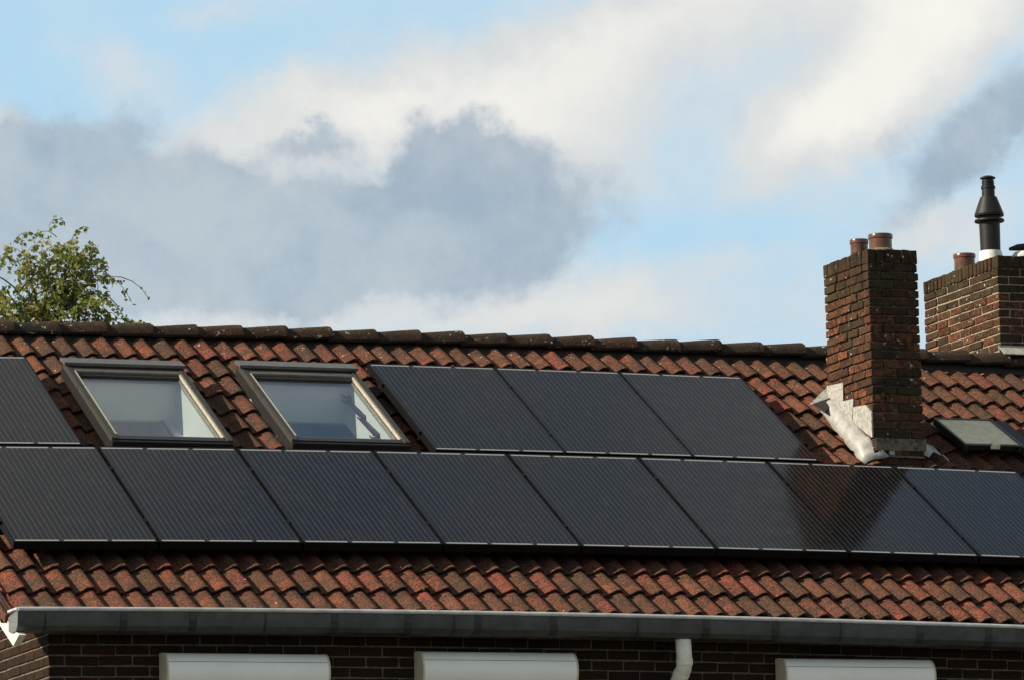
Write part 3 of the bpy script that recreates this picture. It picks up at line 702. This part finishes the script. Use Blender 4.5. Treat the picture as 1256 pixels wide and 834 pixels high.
# ------------------------------------------------------------------ roof windows (parts of the house)
def roof_window(u, v, lab):
    m_ = HI @ RM(u, v, 0)
    W, H, F2, b0 = .85, 1.50, .042, -.115
    f = MB(); f.box(.005, F2, .10, H-.06, b0, -.036); f.box(W-F2, W-.005, .10, H-.06, b0, -.036); f.box(F2, W-F2, .11, .15, b0, -.08); f.box(F2, W-F2, H-.12, H-.08, b0, -.08)
    rw = link('roof_window', f.mesh('roof_window', 'skylight_black'), house, mat=m_); rw['label'] = lab
    def add(n_, mb, mt, bev=0):
        me = mb.mesh(n_, mt)
        if bev:
            bm = bmesh.new(); bm.from_mesh(me); bmesh.ops.bevel(bm, geom=bm.edges[:], offset=bev, segments=2, affect='EDGES'); bm.to_mesh(me); bm.free()
        return link(n_, me, rw)
    for a, b_ in ((0, F2), (W-F2, W)):
        f = MB(); f.box(a, b_, .10, H-.06, -.0355, 0); add('side_cover', f, 'skylight_side', .003)
    # joint line across the side covers
    for a in (-.001, W-F2-.001):
        f = MB(); f.box(a, a+F2+.002, 1.02, 1.026, -.037, .0015); add('cover_joint', f, 'skylight_black')
        f = MB(); f.box(a+.008, a+.014, .11, H-.06, -.02, .004); add('cover_rib', f, 'skylight_side')
    f = MB(); f.prism([(-.012, H-.135, .008), (W+.012, H-.135, .008), (W+.012, H, -.01), (-.012, H, -.01)], (0, 0, .022)); add('hood', f, 'skylight_grey', .003)
    f = MB(); f.box(.004, W-.004, H-.135, H-.02, b0, .006); add('hood_side', f, 'skylight_black')
    f = MB(); f.box(F2+.001, W-F2-.001, H-.205, H-.137, -.06, -.004); add('top_sash', f, 'skylight_grey', .003)
    f = MB(); f.box(F2+.006, W-F2-.006, H-.235, H-.206, -.07, -.022); add('top_seal', f, 'rubber')
    f = MB(); f.box(F2+.001, W-F2-.001, .105, .165, -.075, -.008); add('bottom_sash', f, 'skylight_black', .003)
    f = MB(); f.box(F2+.002, W-F2-.002, .165, .173, -.03, -.010); add('bottom_rail', f, 'skylight_grey')
    f = MB(); f.box(.002, W-.002, .075, .104, b0, -.016); add('bottom_frame', f, 'skylight_black', .004)
    f = MB(); f.box(-.004, W+.004, .066, .0745, b0+.03, b0+.040); add('frame_groove', f, 'skylight_grey')
    f = MB(); f.prism([(-.02, .075, b0+.012), (W+.02, .075, b0+.012), (W+.02, -.02, b0-.012), (-.02, -.02, b0-.012)], (0, 0, .006)); add('flashing', f, 'skylight_black')
    # cream inner edges of the sash: left one thin, right one catching the sun
    f = MB(); f.box(F2+.0005, F2+.010, .17, H-.21, -.05, .001); add('side_gasket', f, 'cream_gasket')
    f = MB(); f.box(W-F2-.013, W-F2-.0005, .17, H-.21, -.028, -.004); add('side_gasket', f, 'cream_gasket')
    f = MB(); f.box(F2+.004, W-F2-.004, .168, H-.206, -.036, -.030); add('pane', f, 'window_glass')
    # plastered shaft below the pane, open to a dim room
    f = MB(); d0, d1 = -.085, -.36
    x0, x1, y0, y1 = F2+.008, W-F2-.008, .16, H-.20
    t_ = .01
    f.box(x0-t_, x0, y0-t_, y1+t_, d1, d0); f.box(x1, x1+t_, y0-t_, y1+t_, d1, d0)
    f.box(x0, x1, y1, y1+t_, d1, d0); f.box(x0, x1, y0-t_, y0, d1, d0)
    add('shaft', f, 'plaster')
    f = MB(); f.box(x0-.02, x1+.02, y0-.02, y0-.0, -.08, d0+.022); f.box(x0-.02, x0-.0, y0, y1, -.08, d0+.022); f.box(x1, x1+.02, y0, y1, -.08, d0+.022); f.box(x0-.02, x1+.02, y1, y1+.02, -.08, d0+.022)
    add('sash_inner', f, 'cream_gasket')
    f = MB(); x0 -= .6; x1 += .6; f.box(x0, x1, y0-.9, y1+.9, -1.9, -1.88); f.box(x0, x0+.02, y0-.9, y1+.9, -1.88, d1); f.box(x1-.02, x1, y0-.9, y1+.9, -1.88, d1)
    f.box(x0, x1, y1+.5, y1+.52, -1.88, d1); f.box(x0, x1, y0-.9, y0-.88, -1.88, d1)
    f.box(x0, F2-.01, y0-.9, y1+.9, d1-.02, d1); f.box(W-F2+.01, x1, y0-.9, y1+.9, d1-.02, d1); f.box(F2-.01, W-F2+.01, y1+.02, y1+.9, d1-.02, d1); f.box(F2-.01, W-F2+.01, y0-.9, y0-.02, d1-.02, d1)
    add('room', f, 'room_grey')
roof_window(.135, 1.62, 'left roof window, beside the lone upper solar panel')
roof_window(1.405, 1.635, 'right roof window, next to the three upper solar panels')

# small hinged hatch right of the chimney
hm_ = HI @ RM(6.60, 2.10, -.078, 0, R(-3.0))
f = MB(); W, H = .46, .56
f.box(0,.03,0,H,0,.0445); f.box(W-.03,W,0,H,0,.0445); f.box(.03,W-.03,.03,.06,0,.0445); f.box(.03,W-.03,H-.03,H,0,.0445)
hatch = link('roof_hatch', f.mesh('roof_hatch', 'skylight_black'), house, mat=hm_); hatch['label'] = 'small dull hatch window right of the slender chimney'
f = MB(); f.box(-.006,.012,-.008,H,.046,.056); f.box(W-.016,W+.006,-.008,H,.046,.056); f.box(.012,W-.016,-.008,.012,.046,.056); f.box(.012,W-.016,H-.014,H,.046,.056); link('rim', f.mesh('rim', 'skylight_grey'), hatch)
f = MB(); nx, ny = 8, 8; vs = []
for j in range(ny+1):
    for i in range(nx+1):
        sx, sy = i/nx, j/ny; vs.append((.012+(W-.028)*sx, .012+(H-.026)*sy, .047+.010*math.sin(math.pi*sx)*math.sin(math.pi*sy)))
f.add(vs, [(j*(nx+1)+i, j*(nx+1)+i+1, (j+1)*(nx+1)+i+1, (j+1)*(nx+1)+i) for j in range(ny) for i in range(nx)]); link('pane', f.mesh('pane', 'milky_pane', 60), hatch)
f = MB(); f.box(.20,.27,-.022,-.009,.030,.060); f.box(.215,.255,-.0085,.03,.0565,.063); link('handle', f.mesh('handle', 'milky_pane'), hatch)
f = MB(); f.box(W+.008, W+.13, -.02, H+.02, -.015, .035); link('flashing', f.mesh('flashing', 'skylight_side'), hatch)

# ------------------------------------------------------------------ solar panels, each a thing
def panel_parts():
    fr = MB(); e_ = .011; D_ = .052
    fr.box(0, PW, 0, e_, -D_, .002); fr.box(0, PW, PH-e_, PH, -D_, .002); fr.box(0, e_, e_, PH-e_, -D_, .002); fr.box(PW-e_, PW, e_, PH-e_, -D_, .002)
    gl = MB(); gl.box(e_+.0005, PW-e_-.0005, e_+.0005, PH-e_-.0005, -.008, 0)
    bk = MB(); bk.box(e_+.0005, PW-e_-.0005, e_+.0005, PH-e_-.0005, -.030, -.010)
    rl = MB(); rl.box(-.006, PW+.006, 0, .035, -.095, -.0525)
    cl = MB(); cl.box(-.016, .004, 0, .05, -.02, .005)
    return [('frame', fr.mesh('frame', 'pv_frame'), (0,0,0)), ('laminate', gl.mesh('laminate', 'pv_glass'), (0,0,0)), ('backsheet', bk.mesh('backsheet', 'pv_back'), (0,0,0)),
            ('rail', rl.mesh('rail', 'pv_frame'), (0,.32,0)), ('rail', None, (0,1.18,0)), ('clamp', cl.mesh('clamp', 'pv_frame'), (0,.31,0)), ('clamp', None, (0,1.17,0))]
parts = panel_parts(); parts[4] = ('rail', parts[3][1], (0,1.18,0)); parts[6] = ('clamp', parts[5][1], (0,1.17,0))
def solar(u, v, label):
    sl = (sag(u+PW)-sag(u))/PW
    m_ = Matrix.Translation(RP(u, v, 0)) @ Matrix.Rotation(-math.atan(sl), 4, 'Y') @ Matrix.Rotation(AL, 4, 'X')
    m_.translation.z = RP(u, v, 0).z
    e_ = tag(empty('solar_panel', mat=m_), label, 'solar panel', 'black solar panels in two rows on the tiled roof')
    for n_, me, lc in parts: link(n_, me, e_, loc=lc)
low = ['black solar panel at the left end of the lower row, below the lone upper panel',
       'black solar panel directly below the left roof window',
       'black solar panel directly below the right roof window',
       'lower black solar panel meeting the bottom left corner of the upper group of three',
       'lower black solar panel straddling the seam between the first and second upper panels of three',
       'lower black solar panel immediately left of the one darkened by the chimney reflection',
       'lower black solar panel darkened by the reflection of the brick chimney',
       'black solar panel at the right end of the lower row, below the small roof hatch']
for i, l in enumerate(low): solar(-.963+.9642*i+.007, 0.0, l)
solar(-1.05, 1.592, 'lone upper black solar panel at the roof edge, left of both roof windows')
up = ['first of three upper black solar panels, beside the right roof window', 'middle one of the three upper black solar panels', 'last of three upper black solar panels, nearest the brick chimney']
for i, l in enumerate(up): solar(2.390+.9535*i, 1.602, l)

# ------------------------------------------------------------------ birch behind the roof
rt = random.Random(21)
TX, TY = 3.75, 16.0
tree = tag(empty('birch_tree', (TX, TY, 0)), 'birch with sparse yellowing leaves and drooping twigs rising behind the ridge', 'tree')
f = MB(); f.tube([(0,0,-.2),(.05,0,3),(-.05,.05,6),(.05,0,8.2),(.10,0,9.2),(.02,0,9.75)], [.17,.14,.10,.055,.022,.008], 10); trunk = build('trunk', f, 'bark', tree, 60)
lv = MB(); bl = []
def leaf(p, s_):
    d = Vector((rt.gauss(0,1), rt.gauss(0,1), rt.gauss(-.5,1))).normalized(); w = d.orthogonal().normalized(); w.rotate(Matrix.Rotation(rt.uniform(0,6.28), 3, d))
    a = d*s_; b_ = w*s_*.42
    lv.add([p, p+a*.45+b_, p+a, p+a*.45-b_], [(0,1,2,3)])
def twig(p, d, L, r0_, nl, droop, s_, mbb):
    pts = [p.copy()]; q_ = p.copy(); n = 9; d = d.normalized()
    for i in range(n):
        d = (d + Vector((rt.gauss(0,.10), rt.gauss(0,.10), -droop*(.3+i/n)))).normalized(); q_ = q_ + d*(L/n); pts.append(q_.copy())
    mbb.tube(pts, [max(.0032, r0_*(1-i/n*.8)) for i in range(n+1)], 4)
    for i in range(nl):
        k = rt.random()**.8*n; i0 = min(int(k), n-1); pp = pts[i0].lerp(pts[i0+1], k-i0) + Vector((rt.gauss(0,.018), rt.gauss(0,.02), rt.gauss(-.01,.018)))
        leaf(pp, s_*rt.uniform(.7,1.3))
    return pts
br_all = MB()
# limbs: (start height, azimuth, rise, length)
zc = Z0+3.9
limbs = []
for i in range(26):
    z = 4.6 + 5.0*(i/26.); a = rt.uniform(0, 6.28); L = 2.6*(1-(z-4.6)/6.0) + .35
    limbs.append((z, a, L))
for z, a, L in limbs:
    mb = MB(); pts = twig(Vector((0,0,z)), Vector((math.cos(a), math.sin(a)*.8, 1.15)), L, .018+.012*L, 8, .12, .05, mb)
    for j in range(int(7*L)+3):
        p = pts[rt.randrange(3, 10)]; twig(p, Vector((rt.gauss(0,1), rt.gauss(0,1), rt.uniform(-.2,1.1))), rt.uniform(.3,.6), .005, 42, .22, .045, mb)
    bo = link('branch', mb.mesh('branch', 'bark'), tree)
# the crown top that shows over the ridge: (px-free) offsets in metres from the trunk axis
mb = MB()
tops = [(-.38,0,8.72,.42,18),(-.30,0,9.0,.45,22),(-.12,0,9.25,.40,26),(.06,0,9.55,.45,24),(.12,0,9.8,.35,20),(.20,0,9.35,.45,24),(.36,0,9.1,.45,22),(.28,0,8.9,.5,24),(-.05,0,8.95,.5,24),(.45,0,9.0,.35,12),(-.42,0,9.45,.3,10),(-.2,0,9.7,.35,10),(.92,0,8.9,.2,9),(.6,0,9.2,.25,9),(.80,0,9.05,.22,9),(.62,0,9.0,.25,9),(.5,0,9.55,.3,8),(.36,0,9.75,.3,14)]
for ox, oy, z, sp, n_ in tops:
    zt_ = 8.84+(z-8.7)*1.06; mb.tube([(0,0,zt_-.75),(ox*.35,0,zt_-.30),(ox*.75,0,zt_-.06),(ox*.95+.03,0,zt_)], [.014,.011,.008,.005], 5)
    for k in range(int(n_*1.2)):
        p = Vector((ox*.95+.03+rt.gauss(0,.12), rt.gauss(0,.15), 8.7+(z-8.7)*1.06+.14+rt.gauss(0,.12)))
        d = Vector((ox*1.2+rt.gauss(0,.8), rt.gauss(0,.8), rt.uniform(-.2,1.0)))
        twig(p, d, rt.uniform(.2,.5)*sp*2, .0055, 15, .36, .050, mb)
for st in range(9):      # long arching shoots
    p = Vector((rt.uniform(-.3,.2), 0, rt.uniform(9.35,9.6))); twig(p, Vector((rt.choice((-1,1,1))*.8, 0, 1.0)), rt.uniform(.8,1.15), .012, 26, .36, .045, mb)
link('twigs', mb.mesh('twigs', 'bark'), tree)['kind'] = 'stuff'
cr = link('crown', lv.mesh('crown', 'leaf'), tree); cr['kind'] = 'stuff'
print('leaves', len(lv.f))
